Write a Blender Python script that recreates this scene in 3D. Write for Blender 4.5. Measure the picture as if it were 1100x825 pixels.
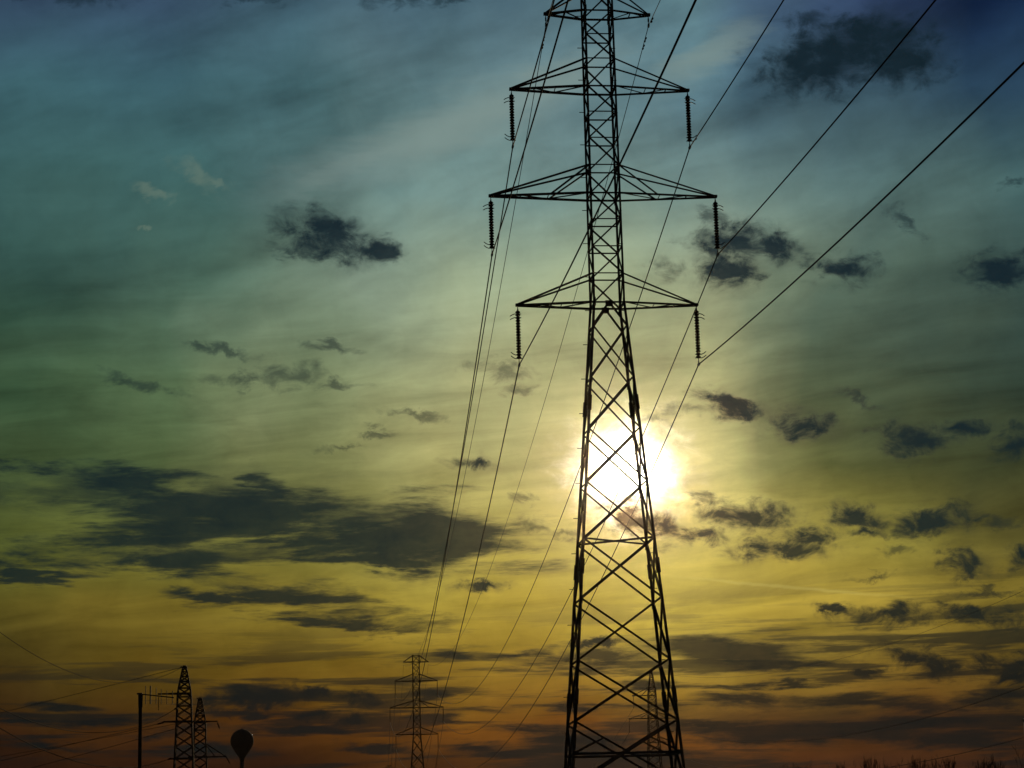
import bpy, bmesh, math, random
from mathutils import Vector, Matrix, noise
R = math.radians
for o in list(bpy.data.objects): bpy.data.objects.remove(o)
SC = bpy.context.scene
COL = SC.collection
random.seed(7)

# ------------------------------------------------------------------ camera
F, PITCH, ROLL, EYE = 2337.93, .2158, .0254, 1.65      # focal length in pixels of an 1100 px wide frame
cam_d = bpy.data.cameras.new('camera'); cam = bpy.data.objects.new('camera', cam_d); COL.objects.link(cam)
cam_d.sensor_width = 36; cam_d.lens = 36 * F / 1100; cam_d.clip_start = .1; cam_d.clip_end = 20000
_X = Vector((1, 0, 0)); _U = Vector((0, -math.sin(PITCH), math.cos(PITCH))); _D = Vector((0, math.cos(PITCH), math.sin(PITCH)))
_cx = _X * math.cos(ROLL) - _U * math.sin(ROLL); _cy = _X * math.sin(ROLL) + _U * math.cos(ROLL); _cz = -_D
cam.matrix_world = Matrix(((_cx.x, _cy.x, _cz.x, 0), (_cx.y, _cy.y, _cz.y, 0), (_cx.z, _cy.z, _cz.z, EYE), (0, 0, 0, 1)))
SC.camera = cam
def ray(px, py):
    return (_D + _cx * ((px - 550) / F) + _cy * ((412.5 - py) / F)).normalized()
def at(px, py, Y):                                      # the point seen at a photo pixel at Y metres ahead
    d = ray(px, py); return Vector((0, 0, EYE)) + d * (Y / d.y)
def azel(px, py):
    d = ray(px, py); return math.degrees(math.atan2(d.x, d.y)), math.degrees(math.asin(d.z))

SC.view_settings.view_transform = 'Standard'; SC.view_settings.look = 'None'
SC.view_settings.exposure = 0; SC.view_settings.gamma = 1; SC.view_settings.use_curve_mapping = False

HAZE = 9e-6                                           # density of the haze added for the sun's bloom, per metre
SUN_AZ, SUN_EL = azel(674, 507)
# ------------------------------------------------------------------ sky
def lin(c):
    return tuple((v / 255 / 12.92) if v / 255 < .04045 else ((v / 255 + .055) / 1.055) ** 2.4 for v in c)
world = bpy.data.worlds.new('World'); SC.world = world; world.use_nodes = True
world.cycles.sampling_method = 'MANUAL'; world.cycles.sample_map_resolution = 512
NT = world.node_tree; NT.nodes.clear()
def N(t, **k):
    n = NT.nodes.new(t)
    for a, b in k.items(): setattr(n, a, b)
    return n
def L(a, b): NT.links.new(a, b)
def put(sock, v):
    if isinstance(v, bpy.types.NodeSocket): L(v, sock)
    else: sock.default_value = v
def M(op, a, b=None, c=None, clamp=False):
    n = N('ShaderNodeMath', operation=op, use_clamp=clamp); put(n.inputs[0], a)
    if b is not None: put(n.inputs[1], b)
    if c is not None: put(n.inputs[2], c)
    return n.outputs[0]
def VM(op, a, b=None, s=None):
    n = N('ShaderNodeVectorMath', operation=op); put(n.inputs[0], a)
    if b is not None: put(n.inputs[1], b)
    if s is not None: put(n.inputs['Scale'], s)
    return n.outputs['Value'] if op in ('LENGTH', 'DOT_PRODUCT', 'DISTANCE') else n.outputs['Vector']
def SM(v, lo, hi, a=0., b=1., kind='SMOOTHSTEP'):
    n = N('ShaderNodeMapRange', interpolation_type=kind); n.clamp = True if kind == 'LINEAR' else n.clamp
    put(n.inputs[0], v); n.inputs[1].default_value = lo; n.inputs[2].default_value = hi
    n.inputs[3].default_value = a; n.inputs[4].default_value = b
    return n.outputs[0]
def MIX(f, a, b, mode='MIX', clampf=True):
    n = N('ShaderNodeMix', data_type='RGBA', blend_type=mode, clamp_factor=clampf)
    put(n.inputs[0], f); put(n.inputs[6], a); put(n.inputs[7], b)
    return n.outputs[2]
def NOISE(vec, scale, detail=5., rough=.55, dist=0., col=False):
    n = N('ShaderNodeTexNoise', noise_dimensions='2D'); put(n.inputs['Vector'], vec); n.inputs['Scale'].default_value = scale
    n.inputs['Detail'].default_value = detail; n.inputs['Roughness'].default_value = rough; n.inputs['Distortion'].default_value = dist
    return n.outputs['Color'] if col else n.outputs[0]
def MAP(vec, loc=(0, 0, 0), rot=0., scale=(1, 1, 1), kind='POINT'):
    n = N('ShaderNodeMapping', vector_type=kind); put(n.inputs['Vector'], vec)
    n.inputs['Location'].default_value = loc; n.inputs['Rotation'].default_value = (0, 0, rot); n.inputs['Scale'].default_value = scale
    return n.outputs[0]
PXD = math.degrees(1 / F)                                # degrees of sky to one photo pixel

tc = N('ShaderNodeTexCoord').outputs['Generated']
dirn = VM('NORMALIZE', tc)
sx = N('ShaderNodeSeparateXYZ'); L(dirn, sx.inputs[0])
az = M('MULTIPLY', M('ARCTAN2', sx.outputs[0], sx.outputs[1]), 57.29578)
el = M('MULTIPLY', M('ARCSINE', sx.outputs[2]), 57.29578)
cb = N('ShaderNodeCombineXYZ'); L(az, cb.inputs[0]); L(el, cb.inputs[1]); AE = cb.outputs[0]     # azimuth, elevation in degrees
# slow wander of the air, so that no colour boundary runs straight
w1 = NOISE(AE, .16, 3., .5, col=True)
warp = VM('MULTIPLY', VM('SUBTRACT', w1, (.5, .5, .5)), (7., 2.2, 0))
AEw = VM('ADD', AE, warp)
sw = N('ShaderNodeSeparateXYZ'); L(AEw, sw.inputs[0]); azw, elw = sw.outputs[0], sw.outputs[1]

# colour of the high veil of cloud: eight bearings, each from horizon to zenith
XS = (0, 180, 370, 550, 740, 830, 920, 1100)
YS = (0, 100, 200, 300, 400, 500, 600, 660, 720, 780, 825)
GRID = (
 ((48,66,90),(52,74,94),(64,92,108),(80,108,120),(94,127,136),(67,91,112),(50,68,100),(20,38,68)),
 ((56,90,98),(58,92,102),(70,104,110),(100,126,128),(92,124,134),(70,100,115),(66,94,108),(44,70,90)),
 ((52,84,84),(60,94,92),(82,112,112),(112,138,132),(108,132,126),(100,126,122),(86,114,113),(64,92,92)),
 ((50,79,72),(80,110,94),(118,136,118),(145,158,128),(142,152,122),(112,128,106),(84,104,90),(50,72,68)),
 ((50,76,54),(84,106,74),(132,142,104),(168,168,120),(160,158,108),(114,120,86),(78,90,66),(46,62,52)),
 ((56,76,48),(82,98,60),(126,128,80),(172,164,104),(198,190,118),(128,128,76),(82,86,48),(60,66,40)),
 ((78,84,36),(104,106,46),(142,134,62),(178,160,72),(196,176,80),(168,153,68),(140,130,56),(88,82,38)),
 ((84,76,28),(108,94,34),(146,128,48),(172,148,54),(182,158,62),(169,146,57),(156,134,52),(110,96,36)),
 ((62,48,18),(86,68,20),(114,90,27),(140,110,36),(142,112,40),(132,105,38),(122,98,36),(92,72,26)),
 ((52,31,14),(65,39,14),(85,51,15),(105,64,18),(110,66,21),(108,65,22),(94,57,22),(65,39,18)),
 ((36,21,14),(45,25,14),(49,28,15),(60,34,17),(63,35,19),(66,36,20),(58,33,20),(43,25,17)))
E_LO, E_HI = -2., 30.
def column(i):
    n = N('ShaderNodeValToRGB'); cr = n.color_ramp; cr.interpolation = 'LINEAR'
    st = []
    for j, y in enumerate(YS):
        e = azel(XS[i], y)[1]; st.append(((e - E_LO) / (E_HI - E_LO), lin(GRID[j][i])))
    st.append((0.0, tuple(c * .55 for c in lin(GRID[-1][i]))))
    st.append((1.0, tuple(c * .8 for c in lin(GRID[0][i]))))
    st.sort()
    cr.elements[0].position = st[0][0]; cr.elements[0].color = (*st[0][1], 1)
    cr.elements[1].position = st[-1][0]; cr.elements[1].color = (*st[-1][1], 1)
    for p_, c_ in st[1:-1]:
        e_ = cr.elements.new(p_); e_.color = (*c_, 1)
    L(SM(elw, E_LO, E_HI, 0, 1, 'LINEAR'), n.inputs[0])
    return n.outputs[0]
sky = column(0)
for i in range(1, 8):
    a0, a1 = azel(XS[i - 1], 420)[0], azel(XS[i], 420)[0]
    sky = MIX(SM(azw, a0, a1, 0, 1, 'LINEAR'), sky, column(i))

# streaks of cirrus: long soft filaments, steeper high up
tilt = MAP(AE, rot=R(21), scale=(4.2, 1.0, 1), kind='TEXTURE')
ci = NOISE(VM('ADD', tilt, VM('SCALE', warp, s=.10)), .42, 4., .5, .3)
flat = MAP(AE, rot=R(5), scale=(5.5, .9, 1), kind='TEXTURE')
cf = NOISE(VM('ADD', flat, VM('SCALE', warp, s=.12)), 1.2, 6., .58, .3)
mott = NOISE(AE, .9, 6., .65, .3)
upper = SM(el, 11., 17.)
amp = M('ADD', M('ADD', M('MULTIPLY', M('SUBTRACT', ci, .5), M('MULTIPLY', upper, 1.35)), M('MULTIPLY', M('SUBTRACT', mott, .5), .35)),
        M('MULTIPLY', M('SUBTRACT', cf, .5), M('MULTIPLY_ADD', upper, -.85, 1.15)))
sky = VM('SCALE', sky, s=M('MAXIMUM', M('ADD', amp, 1.0), .3))

# ragged edges shared by all the low clouds
n_fine = NOISE(MAP(AE, scale=(.75, 1.2, 1)), 1.6, 7., .64, .25, col=True)
n_str = NOISE(MAP(AE, rot=R(2), scale=(.24, 1.35, 1)), 1.1, 7., .64, .15, col=True)
def chain(blobs, wob, wamp):
    """nearness to a set of ellipses, whose outlines a noise has frayed: the squared distance to the closest, in radii"""
    P = VM('ADD', VM('ADD', AE, VM('MULTIPLY', VM('SUBTRACT', wob, (.5, .5, .5)), wamp)), (0, 0, 1))
    out = None
    for b in blobs:
        px, py, rx, ry = b[:4]; rot = R(b[4] if len(b) > 4 else 0) - ROLL
        a_, e_ = azel(px, py); c_, s_ = math.cos(rot), math.sin(rot); RX, RY = rx * PXD / math.cos(R(e_)), ry * PXD
        u_ = VM('DOT_PRODUCT', P, (c_ / RX, s_ / RX, -(a_ * c_ + e_ * s_) / RX))
        v_ = VM('DOT_PRODUCT', P, (-s_ / RY, c_ / RY, -(-a_ * s_ + e_ * c_) / RY))
        d = M('MULTIPLY_ADD', u_, u_, M('MULTIPLY', v_, v_))
        out = d if out is None else M('MINIMUM', out, d)
    return M('SQRT', out)
HARD = [(352,254,44,24,-12),(378,264,36,18,-14),(406,271,26,11),(790,262,42,22,4),(832,265,36,15,-12),(770,258,26,16),(786,288,30,20),
 (913,289,28,15),(1075,291,34,18),(925,50,72,30),(876,72,58,26),(965,66,52,22),(862,457,36,14,-4),(790,436,42,12,-18),(980,473,33,16),(1092,476,24,15),(1036,461,30,9),
 (806,556,54,17,-8),(780,550,30,12),(842,588,48,12,-3),(815,590,26,12),(757,575,29,9),(694,562,42,20,-16),(672,555,24,12,-30),(925,558,34,12,-6),(930,572,22,7),(1002,560,46,15,4),(872,576,34,10),
 (1040,604,26,14,-18),(1100,600,16,12),(957,660,50,11),(898,655,26,5,-14),(1078,665,32,12),(1036,658,30,7,-14),(976,705,34,10,-3),(1016,718,24,11,-6),(1082,712,38,10),(1095,730,26,8),(930,720,18,6),
 (286,748,44,12,3),(258,756,46,10),(330,745,20,8),(391,750,20,8),(380,773,22,7),(335,771,22,6),(512,497,20,7,-6),(522,629,28,6),(640,690,26,4)]
SOFT = [(310,405,62,15,4),(262,411,40,10),(360,412,30,9),(320,271,46,9,-8),(720,290,20,15),(765,232,18,14),(745,442,30,9,-4),(705,448,30,13,10),(975,240,36,9,-35),(1090,195,22,8),
 (575,565,26,10,-16),(563,536,20,8),(612,572,26,7),(680,540,16,8,-20),(755,532,20,7,-20),(540,398,40,15),(560,420,24,10),(440,445,50,7,-10),(965,592,24,6),(1060,637,60,5),(1040,618,30,6),(940,620,40,5),
 (420,0,46,14),(270,-2,44,9),(60,-6,110,10),(480,-4,40,9),(870,20,30,14),(355,372,40,8,-6),(240,375,50,7,-8),(150,412,60,10,-14),(370,480,36,6),(400,465,30,6,6),(1075,560,26,10,-10),(925,430,34,9,-24)]
STRATUS = [(300,556,200,30,-4),(420,572,130,32,-3),(305,578,90,18,-2),(150,600,150,16,2),(140,583,110,11,3),(150,516,130,14,-2),(290,522,34,14,-28),(480,590,80,14,6),(400,602,90,8),(255,545,60,9),
 (345,648,90,17,-8),(350,668,80,7,-3),(245,640,60,6),(40,618,60,7)]
BANDS = [(790,700,120,15,-2),(640,706,110,11),(560,700,60,6,3),(850,716,70,7),
 (930,756,190,11,-1),(1060,752,70,12),(800,752,60,7,-2),(890,788,220,14),(1050,792,110,16),(760,780,80,7),(1010,772,70,6),(700,733,26,7),(840,736,80,4),
 (110,776,70,9),(60,757,40,6),(20,775,36,6),(165,790,60,7,4),(275,746,40,9),(60,800,60,5),(580,784,50,8),(520,800,50,7),(640,795,70,9),(560,806,70,6),(470,772,40,7),(333,788,40,6),(400,800,50,5),(285,771,22,6),(455,748,24,6),(489,704,24,6),(620,760,40,5),(700,812,80,6),(230,806,60,6)]
VEIL = [(260,556,270,50,-2),(420,585,120,34),(110,525,140,26),(200,600,200,24),(900,772,240,26)]
d_v = chain(VEIL, n_str, (4.5, 1.5, 0)); d_b = chain(BANDS, n_str, (2.2, .8, 0))
d_h = chain(HARD, n_fine, (1.15, .70, 0)); d_s = chain(SOFT, n_fine, (1.4, .9, 0)); d_t = chain(STRATUS, n_str, (3.0, 1.25, 0))
nf = N('ShaderNodeSeparateColor'); L(n_fine, nf.inputs[0]); ns = N('ShaderNodeSeparateColor'); L(n_str, ns.inputs[0])
f2, f0, t2 = M('SUBTRACT', nf.outputs[2], .5), M('SUBTRACT', nf.outputs[0], .5), M('SUBTRACT', ns.outputs[2], .5)
a_h = SM(M('ADD', M('SUBTRACT', 1.38, d_h), M('MULTIPLY', f2, 2.7)), .0, 1.2, 0, .985)
a_w = SM(M('ADD', M('SUBTRACT', 1.75, d_h), M('MULTIPLY', f0, 2.6)), .0, 1.6, 0, .42)          # thin veil round each of them
a_s = SM(M('ADD', M('SUBTRACT', 1.1, d_s), M('MULTIPLY', f2, 1.8)), .0, 1.1, 0, .66)
a_t = SM(M('ADD', M('SUBTRACT', 1.50, d_t), M('MULTIPLY', M('ADD', t2, M('MULTIPLY', M('SUBTRACT', ns.outputs[0], .5), .7)), 3.1)), .02, 1.1, 0, .95)
a_b = SM(M('ADD', M('SUBTRACT', 1.18, d_b), M('MULTIPLY', t2, 2.2)), .0, .9, 0, .93)
a_v = SM(M('ADD', M('SUBTRACT', 1.25, d_v), M('MULTIPLY', M('SUBTRACT', ns.outputs[1], .5), 2.4)), .0, 1.3, 0, .66)
inv = lambda a: M('SUBTRACT', 1.0, a)
thin = NOISE(MAP(AE, rot=R(-1.5), scale=(.13, 1.9, 1)), 1.25, 6., .6, .2)                     # broken thin strips low in the sky
a_r = M('MULTIPLY', SM(thin, .47, .61, 0, .82), M('MULTIPLY', SM(el, .5, 2.2), SM(M('ADD', el, M('MULTIPLY', azw, -.06)), 4.6, 7.2, 1, 0)))
cover = inv(M('MULTIPLY', inv(a_r), M('MULTIPLY', M('MULTIPLY', M('MULTIPLY', inv(a_h), inv(a_w)), M('MULTIPLY', inv(a_b), inv(a_v))), M('MULTIPLY', inv(a_s), inv(a_t)))))

# pale wisps and the long bright streak above the left arm
LIGHT = [(480,138,215,34,20),(400,168,120,20,24),(580,92,110,24,22),(760,60,70,22,30)]
PUFF = [(165,207,22,8,-12),(212,188,26,14,-30),(232,198,18,5),(155,245,8,4)]
d_l = chain(LIGHT, n_str, (2.0, .8, 0)); a_l = SM(d_l, .1, 1.3, .7, 0)
d_p = chain(PUFF, n_fine, (1.3, .9, 0)); a_p = SM(M('ADD', d_p, M('MULTIPLY', M('SUBTRACT', nf.outputs[2], .5), 1.0)), .15, 1.3, .34, 0)
sky = MIX(M('MULTIPLY', a_l, M('MULTIPLY_ADD', ci, 1.2, .2)), sky, (*lin((128, 146, 140)), 1))
sky = MIX(a_p, sky, (*lin((118, 134, 116)), 1))

d_c = chain([(840, 630, 150, 2.4, -6)], n_fine, (.25, .12, 0))                                                # an old vapour trail
sky = MIX(SM(d_c, .2, 1.2, .30, 0), sky, (*lin((206, 190, 104)), 1))

# the sun behind thin cloud
sd = ray(674, 507)
ang = M('MULTIPLY', M('ARCCOSINE', M('MINIMUM', VM('DOT_PRODUCT', dirn, tuple(sd)), .9999999)), 57.29578 / PXD)   # px from the sun
rag = M('MULTIPLY_ADD', M('SUBTRACT', nf.outputs[0], .5), .9, 1.0)
ang_r = M('MULTIPLY', ang, M('MAXIMUM', rag, .45))
def gauss(a, s): return M('POWER', 2.718, M('MULTIPLY', M('POWER', M('DIVIDE', a, s), 2.), -1.))
core = M('MULTIPLY', gauss(ang_r, 36.), 4.0)
halo = M('MULTIPLY', gauss(ang, 90.), .34)
glow = VM('ADD', VM('SCALE', (1., .97, .86), s=core), VM('SCALE', (1., .86, .42), s=halo))
tone = MIX(SM(el, 7.5, 14.), MIX(SM(el, 3.5, 8.5), (.0055, .008, .008, 1), (.0080, .0178, .0182, 1)), (.0062, .0160, .0235, 1))
shade = VM('ADD', VM('SCALE', sky, s=M('MULTIPLY_ADD', nf.outputs[1], .14, -.035)), VM('ADD', tone, VM('SCALE', (.05, .008, .004), s=gauss(ang, 55.))))
sky = VM('ADD', sky, glow)
rim = M('MULTIPLY', M('MULTIPLY', cover, inv(cover)), gauss(ang, 170.))                                  # thin edges let the low sun through
sky = VM('ADD', MIX(cover, sky, shade), VM('SCALE', (.30, .24, .11), s=rim))

# away from the sunset the clear evening sky takes over
nish = N('ShaderNodeTexSky', sky_type='NISHITA'); nish.sun_disc = False; nish.sun_elevation = R(SUN_EL); nish.sun_rotation = R(SUN_AZ)
clear = VM('SCALE', nish.outputs[0], s=.05 * .12)
aside = M('ARCCOSINE', VM('DOT_PRODUCT', dirn, tuple(ray(550, 412))))
sky = MIX(SM(aside, R(22), R(60)), sky, clear)
bg = N('ShaderNodeBackground'); L(sky, bg.inputs[0]); bg.inputs[1].default_value = 1.0
wo = N('ShaderNodeOutputWorld'); L(bg.outputs[0], wo.inputs[0])

# ------------------------------------------------------------------ sun
sun_d = bpy.data.lights.new('sun', 'SUN'); sun = bpy.data.objects.new('sun', sun_d); COL.objects.link(sun)
sun_d.energy = 1.5; sun_d.angle = R(.5); sun_d.color = (1, .74, .42)
sun.rotation_euler = sd.to_track_quat('Z', 'Y').to_euler()
sun.location = (0, 0, 80)

# ------------------------------------------------------------------ materials
def mat(name, c0, c1, scale, rough=.7, metal=0., bump=0., emit=None, spec=.3):
    m = bpy.data.materials.new(name); m.use_nodes = True; t = m.node_tree; b = t.nodes['Principled BSDF']
    tx = t.nodes.new('ShaderNodeTexCoord'); n = t.nodes.new('ShaderNodeTexNoise'); n.inputs['Scale'].default_value = scale; n.inputs['Detail'].default_value = 6
    t.links.new(tx.outputs['Object'], n.inputs['Vector'])
    r = t.nodes.new('ShaderNodeValToRGB'); r.color_ramp.elements[0].position = .35; r.color_ramp.elements[1].position = .68
    r.color_ramp.elements[0].color = (*c0, 1); r.color_ramp.elements[1].color = (*c1, 1)
    t.links.new(n.outputs[0], r.inputs[0]); t.links.new(r.outputs[0], b.inputs['Base Color'])
    b.inputs['Roughness'].default_value = rough; b.inputs['Metallic'].default_value = metal; b.inputs['Specular IOR Level'].default_value = spec
    if bump:
        bp = t.nodes.new('ShaderNodeBump'); bp.inputs['Strength'].default_value = bump; bp.inputs['Distance'].default_value = .02
        t.links.new(n.outputs[0], bp.inputs['Height']); t.links.new(bp.outputs[0], b.inputs['Normal'])
    if emit:
        b.inputs['Emission Color'].default_value = (*emit[:3], 1); b.inputs['Emission Strength'].default_value = emit[3]
    return m
STEEL = mat('weathered_steel', (.05, .034, .028), (.09, .06, .048), 3., .75, .25)
DARKST = mat('tarnished_fittings', (.04, .035, .033), (.07, .06, .055), 6., .6, .4)
CABLE = mat('aged_cable', (.045, .04, .038), (.07, .062, .058), 8., .95, 0, spec=.05)
PORC = mat('brown_porcelain', (.035, .016, .010), (.06, .028, .016), 6., .9, spec=.05)
WOOD = mat('creosoted_wood', (.03, .021, .015), (.07, .05, .035), 4., .9, 0, .3)
PAINT = mat('tank_paint', (.035, .04, .045), (.05, .055, .06), .15, .85, spec=.1)
BARK = mat('bark', (.035, .026, .02), (.07, .052, .04), 2., .9)
LAMP = mat('beacon_glass', (.6, .6, .6), (.8, .8, .8), 3., .3, 0, 0, (1, .95, .85, .5))
GRASS = mat('winter_grass', (.035, .032, .014), (.075, .06, .026), .35, .95, 0, .6)

# ------------------------------------------------------------------ helpers
def link(name, bm, m, parent=None, smooth=False):
    me = bpy.data.meshes.new(name); bmesh.ops.recalc_face_normals(bm, faces=bm.faces); bm.to_mesh(me); bm.free(); me.materials.append(m)
    if smooth:
        for p_ in me.polygons: p_.use_smooth = True
    o = bpy.data.objects.new(name, me); COL.objects.link(o)
    if parent: o.parent = parent
    return o
def tag(o, label=None, cat=None, group=None, kind=None):
    for k, v in (('label', label), ('category', cat), ('group', group), ('kind', kind)):
        if v: o[k] = v
    return o
def thing(name, label, cat, loc=(0, 0, 0), rz=0., group=None):
    o = bpy.data.objects.new(name, None); COL.objects.link(o); o.location = loc; o.rotation_euler = (0, 0, rz)
    o.empty_display_size = .5
    return tag(o, label, cat, group)
def kids(o): return [c for c in bpy.data.objects if c.parent == o]
def copy_tree(o, parent=None):
    c = o.copy(); COL.objects.link(c)
    if parent: c.parent = parent
    for ch in kids(o):
        if not ch.name.startswith('climbing_peg'): copy_tree(ch, c)      # too small to see on the far pylons
    return c
def frame(a, b, hint=Vector((0, 0, 1))):
    d = (b - a).normalized()
    if abs(d.dot(hint)) > .97: hint = Vector((1, 0, 0))
    s = d.cross(hint).normalized(); return d, s, s.cross(d).normalized()
def prism(bm, a, b, prof, s, u):
    va = [bm.verts.new(a + s * x + u * y) for x, y in prof]; vb = [bm.verts.new(b + s * x + u * y) for x, y in prof]
    n = len(prof)
    for i in range(n): bm.faces.new((va[i], va[(i + 1) % n], vb[(i + 1) % n], vb[i]))
    bm.faces.new(va[::-1]); bm.faces.new(vb)
def angle(bm, a, b, w, s=None, u=None):                  # a steel angle section from a to b
    a, b = Vector(a), Vector(b)
    if s is None: d, s, u = frame(a, b)
    t = w * .16
    prism(bm, a, b, ((-w / 2, -w / 2), (w / 2, -w / 2), (w / 2, -w / 2 + t), (-w / 2 + t, -w / 2 + t), (-w / 2 + t, w / 2), (-w / 2, w / 2)), s, u)
def bar(bm, a, b, w, h=None):
    a, b = Vector(a), Vector(b); d, s, u = frame(a, b); h = h or w
    prism(bm, a, b, ((-w / 2, -h / 2), (w / 2, -h / 2), (w / 2, h / 2), (-w / 2, h / 2)), s, u)
def tube(bm, pts, rad, n=6):
    rings = []
    pts = [Vector(p_) for p_ in pts]
    for i, p_ in enumerate(pts):
        a, b = pts[max(i - 1, 0)], pts[min(i + 1, len(pts) - 1)]
        d, s, u = frame(a, b); r_ = rad[i] if isinstance(rad, (list, tuple)) else rad
        rings.append([bm.verts.new(p_ + s * (r_ * math.cos(2 * math.pi * k / n)) + u * (r_ * math.sin(2 * math.pi * k / n))) for k in range(n)])
    for q0, q1 in zip(rings, rings[1:]):
        for k in range(n): bm.faces.new((q0[k], q0[(k + 1) % n], q1[(k + 1) % n], q1[k]))
    bm.faces.new(rings[0][::-1]); bm.faces.new(rings[-1])
def lathe(bm, prof, n=16, o=Vector((0, 0, 0))):          # prof: (radius, z), from one end to the other
    rings = [[bm.verts.new(o + Vector((r_ * math.cos(2 * math.pi * k / n), r_ * math.sin(2 * math.pi * k / n), z))) for k in range(n)] for r_, z in prof]
    for q0, q1 in zip(rings, rings[1:]):
        for k in range(n): bm.faces.new((q0[k], q0[(k + 1) % n], q1[(k + 1) % n], q1[k]))
    bm.faces.new(rings[0][::-1]); bm.faces.new(rings[-1])

# ------------------------------------------------------------------ ground
bm = bmesh.new()
NX = 60
gv = {}
for i in range(NX + 1):
    for j in range(NX + 1):
        u_, v_ = i / NX * 2 - 1, j / NX * 2 - 1
        x, y = 3000 * math.copysign(abs(u_) ** 2.2, u_), 3000 * math.copysign(abs(v_) ** 2.2, v_)
        d = math.hypot(x, y)
        z = -.25 + .22 * noise.noise((x * .02, y * .02, 0)) * min(1, d / 30)
        gv[i, j] = bm.verts.new((x, y, z))
for i in range(NX):
    for j in range(NX): bm.faces.new((gv[i, j], gv[i + 1, j], gv[i + 1, j + 1], gv[i, j + 1]))
tag(link('ground', bm, GRASS, smooth=True), kind='structure')

# ------------------------------------------------------------------ the double-circuit pylons of the near line
ZL, ZM, ZT, ZP, ZTOP = 27.6435, 33.1041, 38.5665, 42.5052, 43.849
HALF = dict(L=4.3285, M=5.5, T=4.3612, P=2.5614); ZA = dict(L=ZL, M=ZM, T=ZT, P=ZP)
WW, WD, BW, BD = .7212, .6895, 2.985, 1.83
def half(z):
    if z >= ZL: return WW - .05 * (z - ZL) / (ZTOP - ZL), WD - .05 * (z - ZL) / (ZTOP - ZL)
    t = z / ZL; return BW + (WW - BW) * t, BD + (WD - BD) * t
def corner(sx_, sy_, z, k=1.):
    a, b = half(z); return Vector((sx_ * a * k, sy_ * b * k, z))
LOW = [26.49, 23.97, 21.48, 18.92, 16.22, 13.42, 10.56, 7.78, 4.86, 2.15, .2]
UP = [ZL, 29.08, 30.43, 31.79, ZM, 34.53, 35.91, 37.25, ZT, 40.0, 41.27, ZP, ZTOP]
FACES = (((-1, -1), (1, -1)), ((1, 1), (-1, 1)), ((-1, 1), (-1, -1)), ((1, -1), (1, 1)))
PEG = {}
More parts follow.
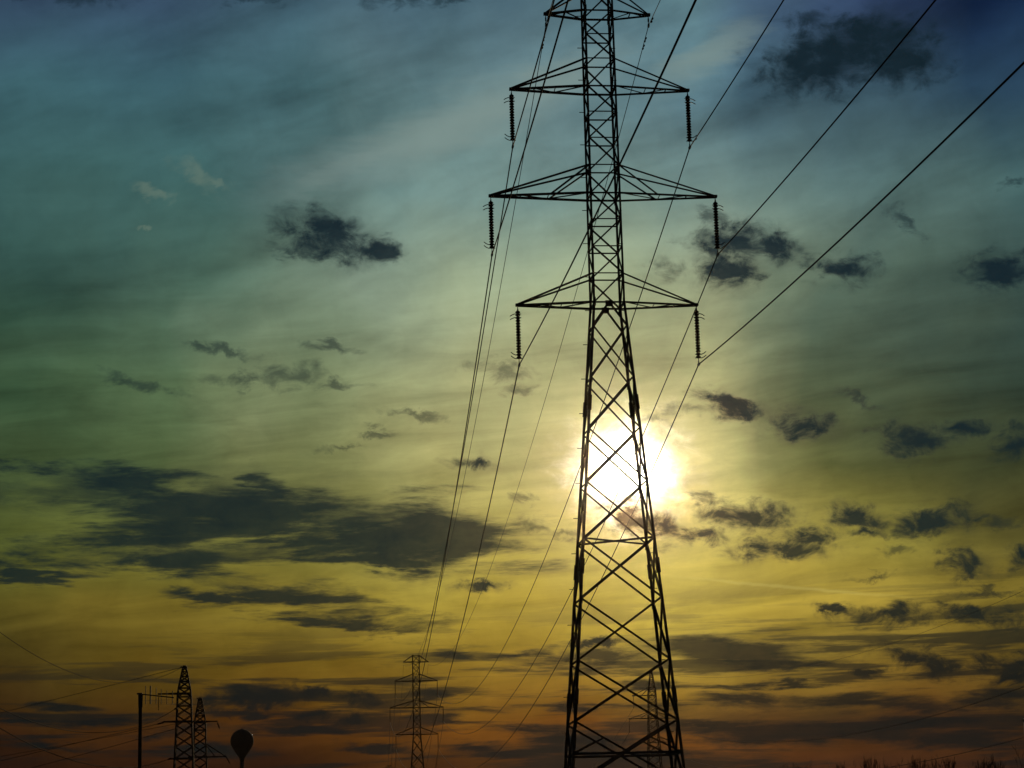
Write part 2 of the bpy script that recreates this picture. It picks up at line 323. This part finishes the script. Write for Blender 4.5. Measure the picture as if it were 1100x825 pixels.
def make_pylon(k_=1.):
    root = thing('transmission_tower', None, 'pylon')
    for sx_, sy_ in ((-1, -1), (1, -1), (1, 1), (-1, 1)):
        bm = bmesh.new()
        for z0, z1, w in ((-.3, 14., .135 * k_), (14., ZL, .12 * k_), (ZL, ZTOP, .10 * k_)):
            a, b = corner(sx_, sy_, z0), corner(sx_, sy_, z1)
            angle(bm, a, b, w, Vector((-sx_, 0, 0)), Vector((0, -sy_, 0)))
        for z in LOW[1:-1] + [ZL, ZM, ZT, ZP]:                          # gusset plates where the bracing lands
            c = corner(sx_, sy_, z); dz = Vector((0, 0, .20 if z > ZL - .1 else .28)); 
            bar(bm, c - dz + Vector((-sx_ * .05, sy_ * .09, 0)), c + dz + Vector((-sx_ * .05, sy_ * .09, 0)), .20, .02)
        for z in (22.7, 14.9, 8.9):                                     # splices
            c = corner(sx_, sy_, z); d = (corner(sx_, sy_, z + .35) - corner(sx_, sy_, z - .35)) / 2
            bar(bm, c - d, c + d, .19)
        leg = link('leg', bm, STEEL, root)
        if k_ == 1. and (sx_, sy_) in ((-1, 1), (1, 1)):
            peg = None; z = 3.2; k = 0
            while z < ZTOP - .6:
                o_ = Vector((sx_ * .27, 0, 0)) if k % 2 else Vector((0, sy_ * .27, 0))
                if k < 2: bm = bmesh.new(); bar(bm, (0, 0, 0), o_, .03); pg = link('climbing_peg', bm, STEEL, leg); PEG[k] = pg
                else: pg = PEG[k % 2].copy(); COL.objects.link(pg); pg.parent = leg
                pg.location = corner(sx_, sy_, z); z += .84; k += 1
    # inverted V under the waist on the two broad faces
    for sy_ in (-1, 1):
        bm = bmesh.new(); m_ = Vector((0, sy_ * WD, ZL))
        for sx_ in (-1, 1): angle(bm, m_, corner(sx_, sy_, LOW[0]), .11)
        bar(bm, m_ + Vector((-.18, 0, -.08)), m_ + Vector((.18, 0, -.08)), .03, .3)
        link('knee_brace', bm, STEEL, root)
    for z0, z1 in zip(LOW, LOW[1:]):
        for (a, b) in FACES:
            bm = bmesh.new(); w = (.085 if z0 > 16.3 else .10) * k_
            angle(bm, corner(*a, z0), corner(*b, z1), w); angle(bm, corner(*b, z0), corner(*a, z1), w)
            link('cross_brace', bm, STEEL, root)
    for k, (z0, z1) in enumerate(zip(UP, UP[1:])):
        for f_, (a, b) in enumerate(FACES):
            bm = bmesh.new()
            if (k + f_) % 2: a, b = b, a
            if f_ == 1: a, b = b, a
            angle(bm, corner(*a, z0), corner(*b, z1), .075 * k_); link('lattice_brace', bm, STEEL, root)
    for z in UP:
        bm = bmesh.new()
        for (a, b) in FACES: angle(bm, corner(*a, z), corner(*b, z), .085 if z in (ZL, ZM, ZT, ZP) else .06)
        link('horizontal_frame', bm, STEEL, root)
    bm = bmesh.new(); z = 16.22                                        # plan bracing
    angle(bm, corner(-1, -1, z), corner(1, 1, z), .09); angle(bm, corner(1, -1, z), corner(-1, 1, z), .09)
    for (a, b) in FACES[2:]: angle(bm, corner(*a, z), corner(*b, z), .08)
    link('horizontal_frame', bm, STEEL, root)
    bm = bmesh.new(); z = 6.32
    for (a, b) in FACES: angle(bm, corner(*a, z), corner(*b, z), .11)
    for sy_ in (-1, 1):                                                # short redundant struts
        for sx_ in (-1, 1):
            p_ = corner(sx_, sy_, 7.78).lerp(corner(-sx_, sy_, 4.86), .26); angle(bm, p_, corner(sx_, sy_, z), .08)
    link('horizontal_frame', bm, STEEL, root)
    # crossarms
    for k, zu in (('L', 29.08), ('M', 34.53), ('T', 40.0), ('P', ZTOP)):
        z = ZA[k]; h = HALF[k]
        for s_ in (-1, 1):
            bm = bmesh.new(); tip = Vector((s_ * h, 0, z))
            for sy_ in (-1, 1):
                lo = corner(s_, sy_, z); up = corner(s_, sy_, zu)
                angle(bm, lo, tip + Vector((0, sy_ * .05, 0)), .10 * k_)
                angle(bm, up, tip + Vector((0, sy_ * .05, .05)), .08 * k_)
                if k == 'M':
                    for t in (.40,): angle(bm, up, lo.lerp(tip, t), .08)
            for i, (t0, t1, q) in enumerate(((0., .42, -1), (.42, .70, 1)) if k != 'P' else ((0., .5, 1), (.5, .85, -1))):
                a = corner(s_, q, z).lerp(tip, t0); b = corner(s_, -q, z).lerp(tip, t1); c = corner(s_, q, z).lerp(tip, t1)
                angle(bm, a, b, .05); angle(bm, b, c, .045)
            bar(bm, tip + Vector((-s_ * .22, 0, .02)), tip + Vector((s_ * .10, 0, .02)), .2, .12)
            arm = link('crossarm', bm, STEEL, root)
            bm = bmesh.new(); bar(bm, tip + Vector((0, 0, -.02)), tip + Vector((0, 0, -.24)), .10, .03); link('hanger_plate', bm, DARKST, arm)
    return root
NEAR_YAW = .0949
TOWERS = [((4.6735, 101.454, 0), NEAR_YAW, 'tall steel lattice pylon with three wide crossarms standing in front of the sun'),
          ((-21.392, 453.118, 0), NEAR_YAW, 'small far lattice pylon seen whole with three crossarms, left of the tall one'),
          ((-60.05, 1000., 1.6), NEAR_YAW, 'very distant pylon whose top barely shows at the bottom edge')]
pyl = make_pylon()
for i, (loc, yw, lab) in enumerate(TOWERS):
    if i == 1: pyl = make_pylon(1.6)                                    # the far towers are of a heavier make
    o = pyl if i < 2 else copy_tree(pyl)
    o.location = loc; o.rotation_euler = (0, 0, yw); tag(o, lab, 'pylon', 'lattice pylons of the near power line')

# ------------------------------------------------------------------ suspension insulators
INS = 2.93
def disc_bm():
    bm = bmesh.new(); lathe(bm, ((.02, .074), (.06, .070), (.068, .045), (.10, .032), (.12, -.006), (.12, -.036), (.098, -.045), (.075, -.05), (.065, -.074), (.018, -.076)), 14); return bm
def make_string():
    root = thing('insulator_string', None, 'insulator')
    bm = bmesh.new(); bar(bm, (0, 0, .02), (0, 0, -.2), .05, .03); bar(bm, (0, 0, -.18), (0, 0, -.27), .10, .06); link('shackle', bm, DARKST, root)
    first = None
    for k in range(17):
        if first is None: d = first = link('insulator_disc', disc_bm(), PORC, root, True)
        else: d = first.copy(); COL.objects.link(d); d.parent = root
        d.location = (0, 0, -.33 - .139 * k)
    zb = -.33 - .139 * 17
    bm = bmesh.new(); bar(bm, (0, 0, zb + .08), (0, 0, -INS + .12), .045, .03); link('clevis', bm, DARKST, root)
    bm = bmesh.new(); bar(bm, (0, -.17, -INS + .0), (0, .17, -INS), .09, .10); bar(bm, (0, 0, -INS + .02), (0, 0, -INS + .17), .11, .04); link('suspension_clamp', bm, DARKST, root)
    for z, dz in ((-.42, -.11), (-.60, -.10), (zb + .26, .14), (zb + .08, .14)):
        bm = bmesh.new(); tube(bm, ((-.16, 0, z), (0, 0, z), (.16, 0, z), (.27, 0, z + dz * .35), (.38, 0, z + dz)), .022, 5); link('arcing_horn', bm, DARKST, root)
    return root
def string_small():
    bm = bmesh.new(); prof = [(.03, 0), (.03, -.3)]
    for k in range(15):
        z = -.33 - .146 * k; prof += [(.05, z), (.12, z - .07), (.04, z - .10)]
    prof += [(.03, -INS + .15), (.09, -INS + .1), (.09, -INS - .05)]
    lathe(bm, prof, 8); return link('insulator_string', bm, PORC)
def world_att(loc, yw, k, s_, drop):
    c, sn = math.cos(yw), math.sin(yw); h = HALF[k]
    return Vector((loc[0] + c * s_ * h, loc[1] + sn * s_ * h, loc[2] + ZA[k] - drop))
LEV = dict(T='top', M='middle', L='bottom'); SIDE = {-1: 'left', 1: 'right'}
string = make_string(); used = False
small = None
for i, (loc, yw, lab) in enumerate(TOWERS):
    for k in 'TML':
        for s_ in (-1, 1):
            p_ = world_att(loc, yw, k, s_, .2)
            if i == 0:
                o = string if not used else copy_tree(string); used = True
                o.location = p_ + Vector((0, 0, .2)); o.rotation_euler = (0, 0, yw + (math.pi if s_ < 0 else 0))
                tag(o, 'brown insulator string hanging from the %s end of the %s crossarm of the tall pylon' % (SIDE[s_], LEV[k]), 'insulator', 'insulator strings on the tall pylon')
            else:
                if i == 2 and k != 'T': continue
                o = small if small else None
                if o is None: o = small = string_small()
                else: o = small.copy(); COL.objects.link(o)
                o.location = p_ + Vector((0, 0, .2))
                tag(o, 'tiny insulator string under the %s end of the %s crossarm of the %s' % (SIDE[s_], LEV[k], 'small far pylon' if i == 1 else 'very distant pylon'), 'insulator', 'insulator strings on far pylons')

# ------------------------------------------------------------------ power lines
def sagpts(A, B, sag, n=72):
    out = []
    for i in range(n + 1):
        t = i / n; p_ = A.lerp(B, t); p_.z -= 4 * sag * t * (1 - t); out.append(p_)
    return out
def wire(A, B, sag, rad, label, group, name='power_line', dampers=()):
    bm = bmesh.new(); A, B = Vector(A), Vector(B); tube(bm, [p_ - A for p_ in sagpts(A, B, sag)], rad, 6)
    o = link(name, bm, CABLE, smooth=True); o.location = A; tag(o, label, 'power line', group)
    for d_ in dampers:                                                 # stockbridge dampers near the clamp
        t = d_ / (B - A).length; p_ = A.lerp(B, t); p_.z -= 4 * sag * t * (1 - t); dd = (B - A).normalized()
        bm = bmesh.new(); q_ = p_ - A - Vector((0, 0, .09))
        tube(bm, (q_ - dd * .26, q_ - dd * .14), .05, 6); tube(bm, (q_ + dd * .14, q_ + dd * .26), .05, 6); tube(bm, (q_ - dd * .25, q_ + dd * .25), .014, 5)
        bar(bm, q_, q_ + Vector((0, 0, .1)), .04); link('vibration_damper', bm, DARKST, o)
    return o
T1, T2, T3 = TOWERS[0][0], TOWERS[1][0], TOWERS[2][0]
T0 = (26.16, -215.61, 0.)
SAGF = {('L', -1): 10., ('T', 1): 10.75, ('M', 1): 10.25, ('L', 1): 10.5, ('T', -1): 9.6, ('M', -1): 10.5, ('P', 1): 9.25, ('P', -1): 9.5}
CR, GR = .030, .019
GRP1, GRP2 = 'conductors and earth wires of the near line', 'wires of the far lines'
for k in 'TMLP':
    for s_ in (-1, 1):
        dr = .55 if k == 'P' else INS
        A = world_att(T1, NEAR_YAW, k, s_, dr); r_ = GR if k == 'P' else CR
        what = 'tall pylon %s earth wire' % SIDE[s_] if k == 'P' else 'tall pylon %s %s conductor' % (LEV[k], SIDE[s_])
        wire(A, world_att(T2, NEAR_YAW, k, s_, dr), SAGF[k, s_], r_, what + ' running down to the small far pylon', GRP1, dampers=(1.3, 2.1) if k == 'P' else ())
        B = world_att(T0, NEAR_YAW, k, s_, dr); B.z -= .46
        wire(A, B, 8.2, r_, what + ' climbing overhead toward the viewer', GRP1, dampers=(1.3,) if k == 'P' else ())
        A2 = world_att(T2, NEAR_YAW, k, s_, dr); B2 = world_att(T3, NEAR_YAW, k, s_, dr)
        wire(A2, B2, 20., r_, 'thin wire from the %s %s of the small pylon to the bottom edge' % (SIDE[s_], 'peak tip' if k == 'P' else LEV[k] + ' insulator'), GRP2)
        if k == 'P':                                                   # clamp of the earth wire
            bm = bmesh.new(); bar(bm, (0, 0, .5), (0, 0, .0), .05, .04); bar(bm, (0, -.14, 0), (0, .14, 0), .09, .1); bar(bm, (0, 0, .22), (0, 0, .36), .12, .07)
            o = link('earth_wire_clamp', bm, DARKST); o.location = A; tag(o, 'small steel clamp hanging at the %s tip of the peak arm of the tall pylon' % SIDE[s_], 'clamp', 'earth wire clamps')

# ------------------------------------------------------------------ pylons with a pointed peak
def make_peak_pylon(label, loc, yw, ztop, zpk, w_pk, w_base, tip_w, arms, scale_bars=1.):
    root = thing('transmission_tower', label, 'pylon', loc, yw, 'pointed lattice pylons of the far lines')
    def hw(z):
        if z > zpk: return tip_w + (w_pk - tip_w) * (ztop - z) / (ztop - zpk)
        return w_pk + (w_base - w_pk) * ((zpk - z) / zpk) ** 1.25
    zs = [ztop]; z = ztop
    while z > 1.2:
        z -= max(.9, 1.5 * hw(z)) if z > zpk else 1.35 * hw(z)
        zs.append(max(z, .0))
    zs = [z for z in zs if z > 1.] + [-.2]
    C_ = lambda a, b, z: Vector((a * hw(z), b * hw(z), z))
    for a, b in ((-1, -1), (1, -1), (1, 1), (-1, 1)):
        bm = bmesh.new()
        for z0, z1 in zip(zs, zs[1:]): angle(bm, C_(a, b, z0), C_(a, b, z1), .20 * scale_bars, Vector((-a, 0, 0)), Vector((0, -b, 0)))
        link('leg', bm, STEEL, root)
    for z0, z1 in zip(zs, zs[1:]):
        for a, b in FACES:
            bm = bmesh.new(); w = .10 * scale_bars
            angle(bm, C_(*a, z0), C_(*b, z1), w); angle(bm, C_(*b, z0), C_(*a, z1), w)
            if z0 > zpk - 1.: angle(bm, C_(*a, z1), C_(*b, z1), w)
            link('cross_brace', bm, STEEL, root)
    bm = bmesh.new(); bar(bm, (0, 0, ztop - .15), (0, 0, ztop + .25), tip_w * 2.2, tip_w * 2.2); bar(bm, (-tip_w - .5, 0, ztop), (tip_w + .2, 0, ztop), .2); link('peak_cap', bm, DARKST, root)
    for s_, z, ln, rise in arms:
        bm = bmesh.new(); tip = Vector((s_ * ln, 0, z)); w = .15 * scale_bars
        for b in (-1, 1):
            angle(bm, C_(s_, b, z), tip, w)
            if rise: angle(bm, C_(s_, b, z + rise), tip, w * .8); angle(bm, C_(s_, b, z + rise * .9), C_(s_, b, z).lerp(tip, .45), w * .6)
            angle(bm, C_(-s_, b, z), C_(s_, b, z), w)
        for t0, t1, q in ((0, .35, 1), (.35, .65, -1), (.65, .9, 1)): angle(bm, C_(s_, q, z).lerp(tip, t0), C_(s_, -q, z).lerp(tip, t1), w * .6)
        bar(bm, tip - Vector((s_ * .5, 0, 0)), tip + Vector((s_ * .15, 0, 0)), .3)
        link('crossarm', bm, STEEL, root)
    return root
# second line: tower seen through the legs of the tall pylon
S3 = Vector((30.61, 508.6, 0)); S3P = Vector((73.6, 156.6, 0)); S3F = Vector((-2., 900., 0))
make_peak_pylon('slim pointed pylon glimpsed between the legs of the tall pylon', S3, NEAR_YAW, 43.85, 38.9, .85, 2.7, .22,
                ((-1, 38.4, 4.5, 1.9), (-1, 33.1, 5.5, 1.5), (1, 33.1, 5.5, 1.5), (1, 27.64, 4.4, 1.4)))
def s3(k, s_, base):
    c, sn = math.cos(NEAR_YAW), math.sin(NEAR_YAW); h = HALF[k] if k != 'P' else 0.
    return base + Vector((c * s_ * h, sn * s_ * h, 43.9 if k == 'P' else ZA[k] - INS))
for k, s_, sg, txt in (('M', 1, 10., 'dipping wire swinging up to the right edge above the treetops'), ('L', 1, 10.5, 'lowest dipping wire just over the treetops by the right edge'),
                      ('P', 1, 11.5, 'faint earth wire from the slim pylon rising to the right edge'), ('T', -1, 10., 'faint upper wire from the slim pylon going right'), ('M', -1, 10.4, 'faint wire from the left middle arm of the slim pylon going right')):
    d_ = Vector((8., 0, 0)) if k == 'P' else (Vector((-3., 0, 0)) if k == 'M' else Vector((0, 0, 0)))
    if s_ < 0 : d_ = Vector((-14., 0, 0)); 
    if (k, s_) in (('M', 1), ('L', 1), ('P', 1)): wire(s3(k, s_, S3), s3(k, s_, S3P) + d_, sg, .042 if k != 'P' else .022, txt, GRP2)
for k, s_, txt in (('T', -1, 'faint wire leaving the upper left arm of the slim pylon behind the tall one'), ('M', -1, 'faint wire leaving the middle left arm of the slim pylon behind the tall one')):
    wire(s3(k, s_, S3), s3(k, s_, S3F) + Vector((0, 0, -4)), 13., .03, txt, GRP2)
for k, s_ in (('T', -1), ('M', -1), ('M', 1), ('L', 1)):
    o = small.copy(); COL.objects.link(o); o.location = s3(k, s_, S3) + Vector((0, 0, INS))
    tag(o, 'tiny insulator string at the %s end of the %s arm of the slim pylon' % (SIDE[s_], dict(T='upper', M='middle', L='lower')[k]), 'insulator', 'insulator strings on far pylons')

# the pair of pointed pylons at the left
P4 = Vector((-64.3, 420., 0)); P5 = Vector((-74.4, 510., 0))
make_peak_pylon('pointed lattice pylon standing beside the pole with the antenna', P4, .12, 39.7, 34.7, 1.28, 2.9, .3,
                ((-1, 34.6, 4.9, 0), (-1, 29.3, 3.9, 0), (1, 29.3, 1.9, 0), (-1, 22.3, 2.6, 0)), 1.6)
make_peak_pylon('pointed lattice pylon standing behind and right of its taller-looking neighbour', P5, .12, 40.4, 35.3, 1.25, 2.9, .3,
                ((1, 35.1, 3.9, 0), (-1, 35.1, 2.6, 0), (1, 27.0, 6.0, 3.0), (-1, 27.0, 2.6, 0)), 1.6)
o = small.copy(); COL.objects.link(o); o.location = P4 + Vector((-4.85, -.58, 34.5)); tag(o, 'insulator string hanging under the upper left arm beside the antenna', 'insulator', 'insulator strings on far pylons')
def strain(A, toward, ln, label):
    bm = bmesh.new(); A = Vector(A); d = (Vector(toward) - A).normalized(); prof = [A * 0, d * .4]; rad = [.05, .05]
    for k in range(13):
        t = .45 + (ln - .9) * k / 13; st = (ln - .9) / 13
        prof += [d * t, d * (t + st * .5), d * (t + st * .75)]; rad += [.06, .16, .05]
    prof += [d * (ln - .3), d * ln]; rad += [.05, .08]
    tube(bm, prof, rad, 8); o = link('strain_insulator', bm, PORC); o.location = A
    return tag(o, label, 'insulator', 'strain insulators on the left pylons')
NPT = Vector((-70.11, 231.14, 0)); FPT = Vector((-357.5, 952.3, 0))
def span(A, B, sag, ln, rad, label, slabel):
    A, B = Vector(A), Vector(B)
    if ln:
        p_ = sagpts(A, B, sag, 200); i = next(j for j, q in enumerate(p_) if (q - A).length >= ln)
        strain(A, p_[i], ln, slabel)
    wire(A, B, sag, rad, label, GRP2)
span((-64.5, 420, 39.8), NPT + Vector((0, 0, 41.3)), 9.55, 0, .04, 'earth wire from the pylon peak dipping then climbing to the left edge', '')
span((-65.5, 419, 31.9), NPT + Vector((0, 0, 29.4)), 8.3, 3., .05, 'upper conductor drooping across the pole to the left edge', 'slanting strain insulator at the pylon body just under the antenna')
span((-66.5, 419, 22.4), NPT + Vector((0, 0, 28.6)), 7., 4., .055, 'thick conductor climbing steeply to the lower left edge', 'lowest slanting strain insulator, near the bottom edge')
span((-64.5, 420, 39.7), FPT + Vector((0, 0, 43.2)), .9, 0, .05, 'straight wire sloping from the pylon peak down past the pole top', '')
span((-68., 419.6, 29.2), FPT + Vector((0, 0, 23.7)), .5, 4.2, .055, 'wire leaving the left end of the middle arm toward the lower left', 'strain insulator at the left end of the middle arm')
span((-65.5, 419, 28.), FPT + Vector((0, 0, 22.4)), 3.6, 0, .05, 'thin low wire running close under its neighbour at lower left', '')
span((-78., 509, 35.), FPT + Vector((12, 0, 38.)), 2., 0, .05, 'second straight wire running beside the sloping peak wire', '')
o = strain(P5 + Vector((3.9, .5, 35.0)), P5 + Vector((4.3, 3, 33.)), 2.6, 'strain insulator at the right tip of the rear pylon upper arm')
o = strain(P5 + Vector((6.0, .7, 26.9)), P5 + Vector((6.5, 3, 25.6)), 3., 'strain insulator at the right tip of the rear pylon lower arm')

# ------------------------------------------------------------------ pole with an antenna
pp = Vector((-23.72, 137., 0))
pr = thing('utility_pole', 'slim dark wooden pole carrying a finned antenna, left of the pointed pylon', 'pole', pp)
bm = bmesh.new(); tube(bm, ((0, 0, -.4), (0, 0, 4), (0, 0, 8), (0, 0, 12.4)), (.13, .125, .115, .105), 12); link('shaft', bm, WOOD, pr, True)
bm = bmesh.new(); tube(bm, ((0, 0, 12.4), (0, 0, 11.6)), (.15, .13), 12); bar(bm, (-.22, 0, 12.46), (.12, 0, 12.46), .1); link('pole_cap', bm, DARKST, pr)
bm = bmesh.new(); bar(bm, (-.03, -.13, 11.2), (-.03, -.13, 12.), .16, .1); link('equipment_box', bm, DARKST, pr)
ar = thing('antenna', 'small yagi antenna with upright rods, clamped to the pole top', 'antenna', pp + Vector((.1, -.02, 12.42)))
bm = bmesh.new(); bar(bm, (0, 0, 0), (2.0, 0, -.26), .07); link('boom', bm, DARKST, ar)
for x, up, dn, w in ((.22, .55, .6, .04), (.52, .58, .55, .075), (.88, .5, .52, .04), (1.20, .45, .5, .034), (1.55, .42, .46, .034), (1.90, .42, .42, .045)):
    bm = bmesh.new(); z = -.13 * x; bar(bm, (x, 0, z - dn), (x, 0, z + up), w); link('antenna_rod', bm, DARKST, ar)

# ------------------------------------------------------------------ water tower
wt = at(260, 796, 874); wl = thing('water_tower', 'dark round water tank on a slender stalk right of the left pylons', 'water tower', (wt.x, wt.y, 0))
rr = 4.6; zc = wt.z
prof = [(1.9, -.5), (1.3, 2.), (.95, 6.), (.85, 20.), (.85, zc - rr * 1.75)]
bm = bmesh.new(); lathe(bm, prof, 24); link('stem', bm, PAINT, wl, True)
prof = [(.85, zc - rr * 1.76), (1.0, zc - rr * 1.5), (1.9, zc - rr * 1.18), (3.1, zc - rr * .84)]
for a in range(-38, 91, 8): prof.append((max(rr * math.cos(R(a)), .05), zc + rr * math.sin(R(a))))
bm = bmesh.new(); lathe(bm, prof, 40); link('tank', bm, PAINT, wl, True)
bm = bmesh.new(); lathe(bm, ((.5, zc + rr - .05), (.5, zc + rr + .25), (.05, zc + rr + .35)), 12); link('roof_hatch', bm, PAINT, wl)
bm = bmesh.new(); bmesh.ops.create_uvsphere(bm, u_segments=10, v_segments=6, radius=.12, matrix=Matrix.Translation((rr * .90, -.6, zc + rr * .5))); link('beacon', bm, LAMP, wl)

# ------------------------------------------------------------------ bare trees
def tree_mesh(seed, h, spread, upright, depth=5):
    rng = random.Random(seed); tb, cb_ = bmesh.new(), bmesh.new()
    def grow(p_, d, ln, r_, lev):
        n = 4 if lev < 2 else 2; pts = [p_.copy()]; rs = [r_]
        for i in range(n):
            d = (d + Vector((rng.uniform(-1, 1), rng.uniform(-1, 1), rng.uniform(-.3, .6) + upright * .25)) * (.13 if lev else .06)).normalized()
            p_ = p_ + d * (ln / n); pts.append(p_.copy()); rs.append(r_ * (1 - .42 * (i + 1) / n))
        tube(tb if lev == 0 else cb_, pts, rs, 6 if lev < 2 else 3)
        if lev >= depth: return
        k = (6 if lev == 0 else 4) if lev < 3 else 3
        for i in range(k):
            t = rng.uniform(.35, 1.) if lev else .32 + .66 * (i + rng.random()) / k
            j = min(int(t * n), n - 1); q_ = pts[j].lerp(pts[j + 1], t * n - j)
            ax = Vector((rng.uniform(-1, 1), rng.uniform(-1, 1), 0)).normalized()
            nd = (d * (1.0 * upright + .35) + ax * spread + Vector((0, 0, .35 * upright))).normalized()
            grow(q_, nd, ln * rng.uniform(.5, .72), max(rs[j] * .6, .016), lev + 1)
    grow(Vector((0, 0, -.2)), Vector((0, 0, 1)), h * .52, h * .016, 0)
    top = max(v.co.z for v in cb_.verts)
    return tb, cb_, top
PROTO = []
for i, (sd_, spr, upr) in enumerate(((3, .62, 1.2), (11, .5, 1.5), (23, .8, .9))):
    tb, cb_, top = tree_mesh(sd_, 11, spr, upr)
    root = thing('bare_tree', None, 'tree'); link('trunk', tb, BARK, root); link('crown', cb_, BARK, root)
    PROTO.append((root, top))
ROW = 'one of the thin leafless treetops in the row along the bottom right edge'
spots = [(829, 820, 246, 2), (848, 813, 266, 1), (893, 810, 259, 0), (931, 806, 262, 1), (948, 810, 251, 0), (974, 808, 244, 2), (994, 804, 256, 0), (1022, 806, 247, 1), (1050, 812, 243, 2), (1058, 808, 260, 1), (838, 817, 255, 0), (857, 815, 262, 1), (869, 811, 250, 0), (884, 818, 270, 2), (905, 812, 248, 1), (920, 808, 252, 0), (938, 809, 244, 2), (955, 815, 265, 1), (966, 812, 258, 0), (983, 806, 250, 1), (1006, 803, 240, 2), (1014, 809, 262, 0), (1038, 822, 255, 1)]
big = [(1066, 811, 205, 1, 'narrow leafless tree left of the taller bushy one at lower right corner'), (1083, 797, 195, 2, 'tall twiggy leafless tree beside the dark post in the lower right corner'), (1093, 806, 190, 0, 'leafless tree half behind the dark post in the lower right corner')]
left = [(15, 821, 250, 2, 'faint leafless treetop farthest left on the bottom edge'), (30, 822, 258, 0, 'faint leafless treetop second from the left on the bottom edge'), (46, 822, 252, 0, 'faint leafless treetop on the bottom edge third from the left')]
usedp = set(); rng = random.Random(5)
for sp in [(*s_, ROW) for s_ in spots] + big + left:
    px, py, Y, pi, lab = sp
    root, top = PROTO[pi]
    o = root if pi not in usedp else copy_tree(root); usedp.add(pi)
    p_ = at(px, py + (3 if lab == ROW else 0), Y); s_ = p_.z / top; o.location = (p_.x, p_.y, -.1); o.scale = (s_ * .9, s_ * .9, s_); o.rotation_euler = (0, 0, rng.uniform(0, 6.28))
    tag(o, lab, 'tree', 'leafless trees along the horizon')

# ------------------------------------------------------------------ post at the right edge
p_ = at(1105, 774, 60)
po = thing('utility_pole', 'thick dark post cut by the right edge of the picture', 'pole', (p_.x, p_.y, 0))
bm = bmesh.new(); tube(bm, ((0, 0, -.4), (0, 0, 2.5), (0, 0, p_.z)), (.17, .16, .145), 14); link('shaft', bm, WOOD, po, True)
bm = bmesh.new(); lathe(bm, ((.165, p_.z - .03), (.165, p_.z + .04), (.02, p_.z + .10)), 14); link('pole_cap', bm, DARKST, po)

# ------------------------------------------------------------------ thin haze added in place of lens bloom, scattering forward round the sun
hz = bpy.data.materials.new('bloom_haze'); hz.use_nodes = True; t = hz.node_tree; t.nodes.clear()
pv = t.nodes.new('ShaderNodeVolumePrincipled'); pv.inputs['Color'].default_value = (1, .78, .60, 1); pv.inputs['Density'].default_value = HAZE
pv.inputs['Anisotropy'].default_value = .985
out = t.nodes.new('ShaderNodeOutputMaterial'); t.links.new(pv.outputs[0], out.inputs['Volume'])
bm = bmesh.new(); bmesh.ops.create_cube(bm, size=1, matrix=Matrix.Translation((0, 0, 24)) @ Matrix.Diagonal((6400, 6400, 54, 1)))
o = link('haze', bm, hz); o['kind'] = 'stuff'; o.display_type = 'WIRE'
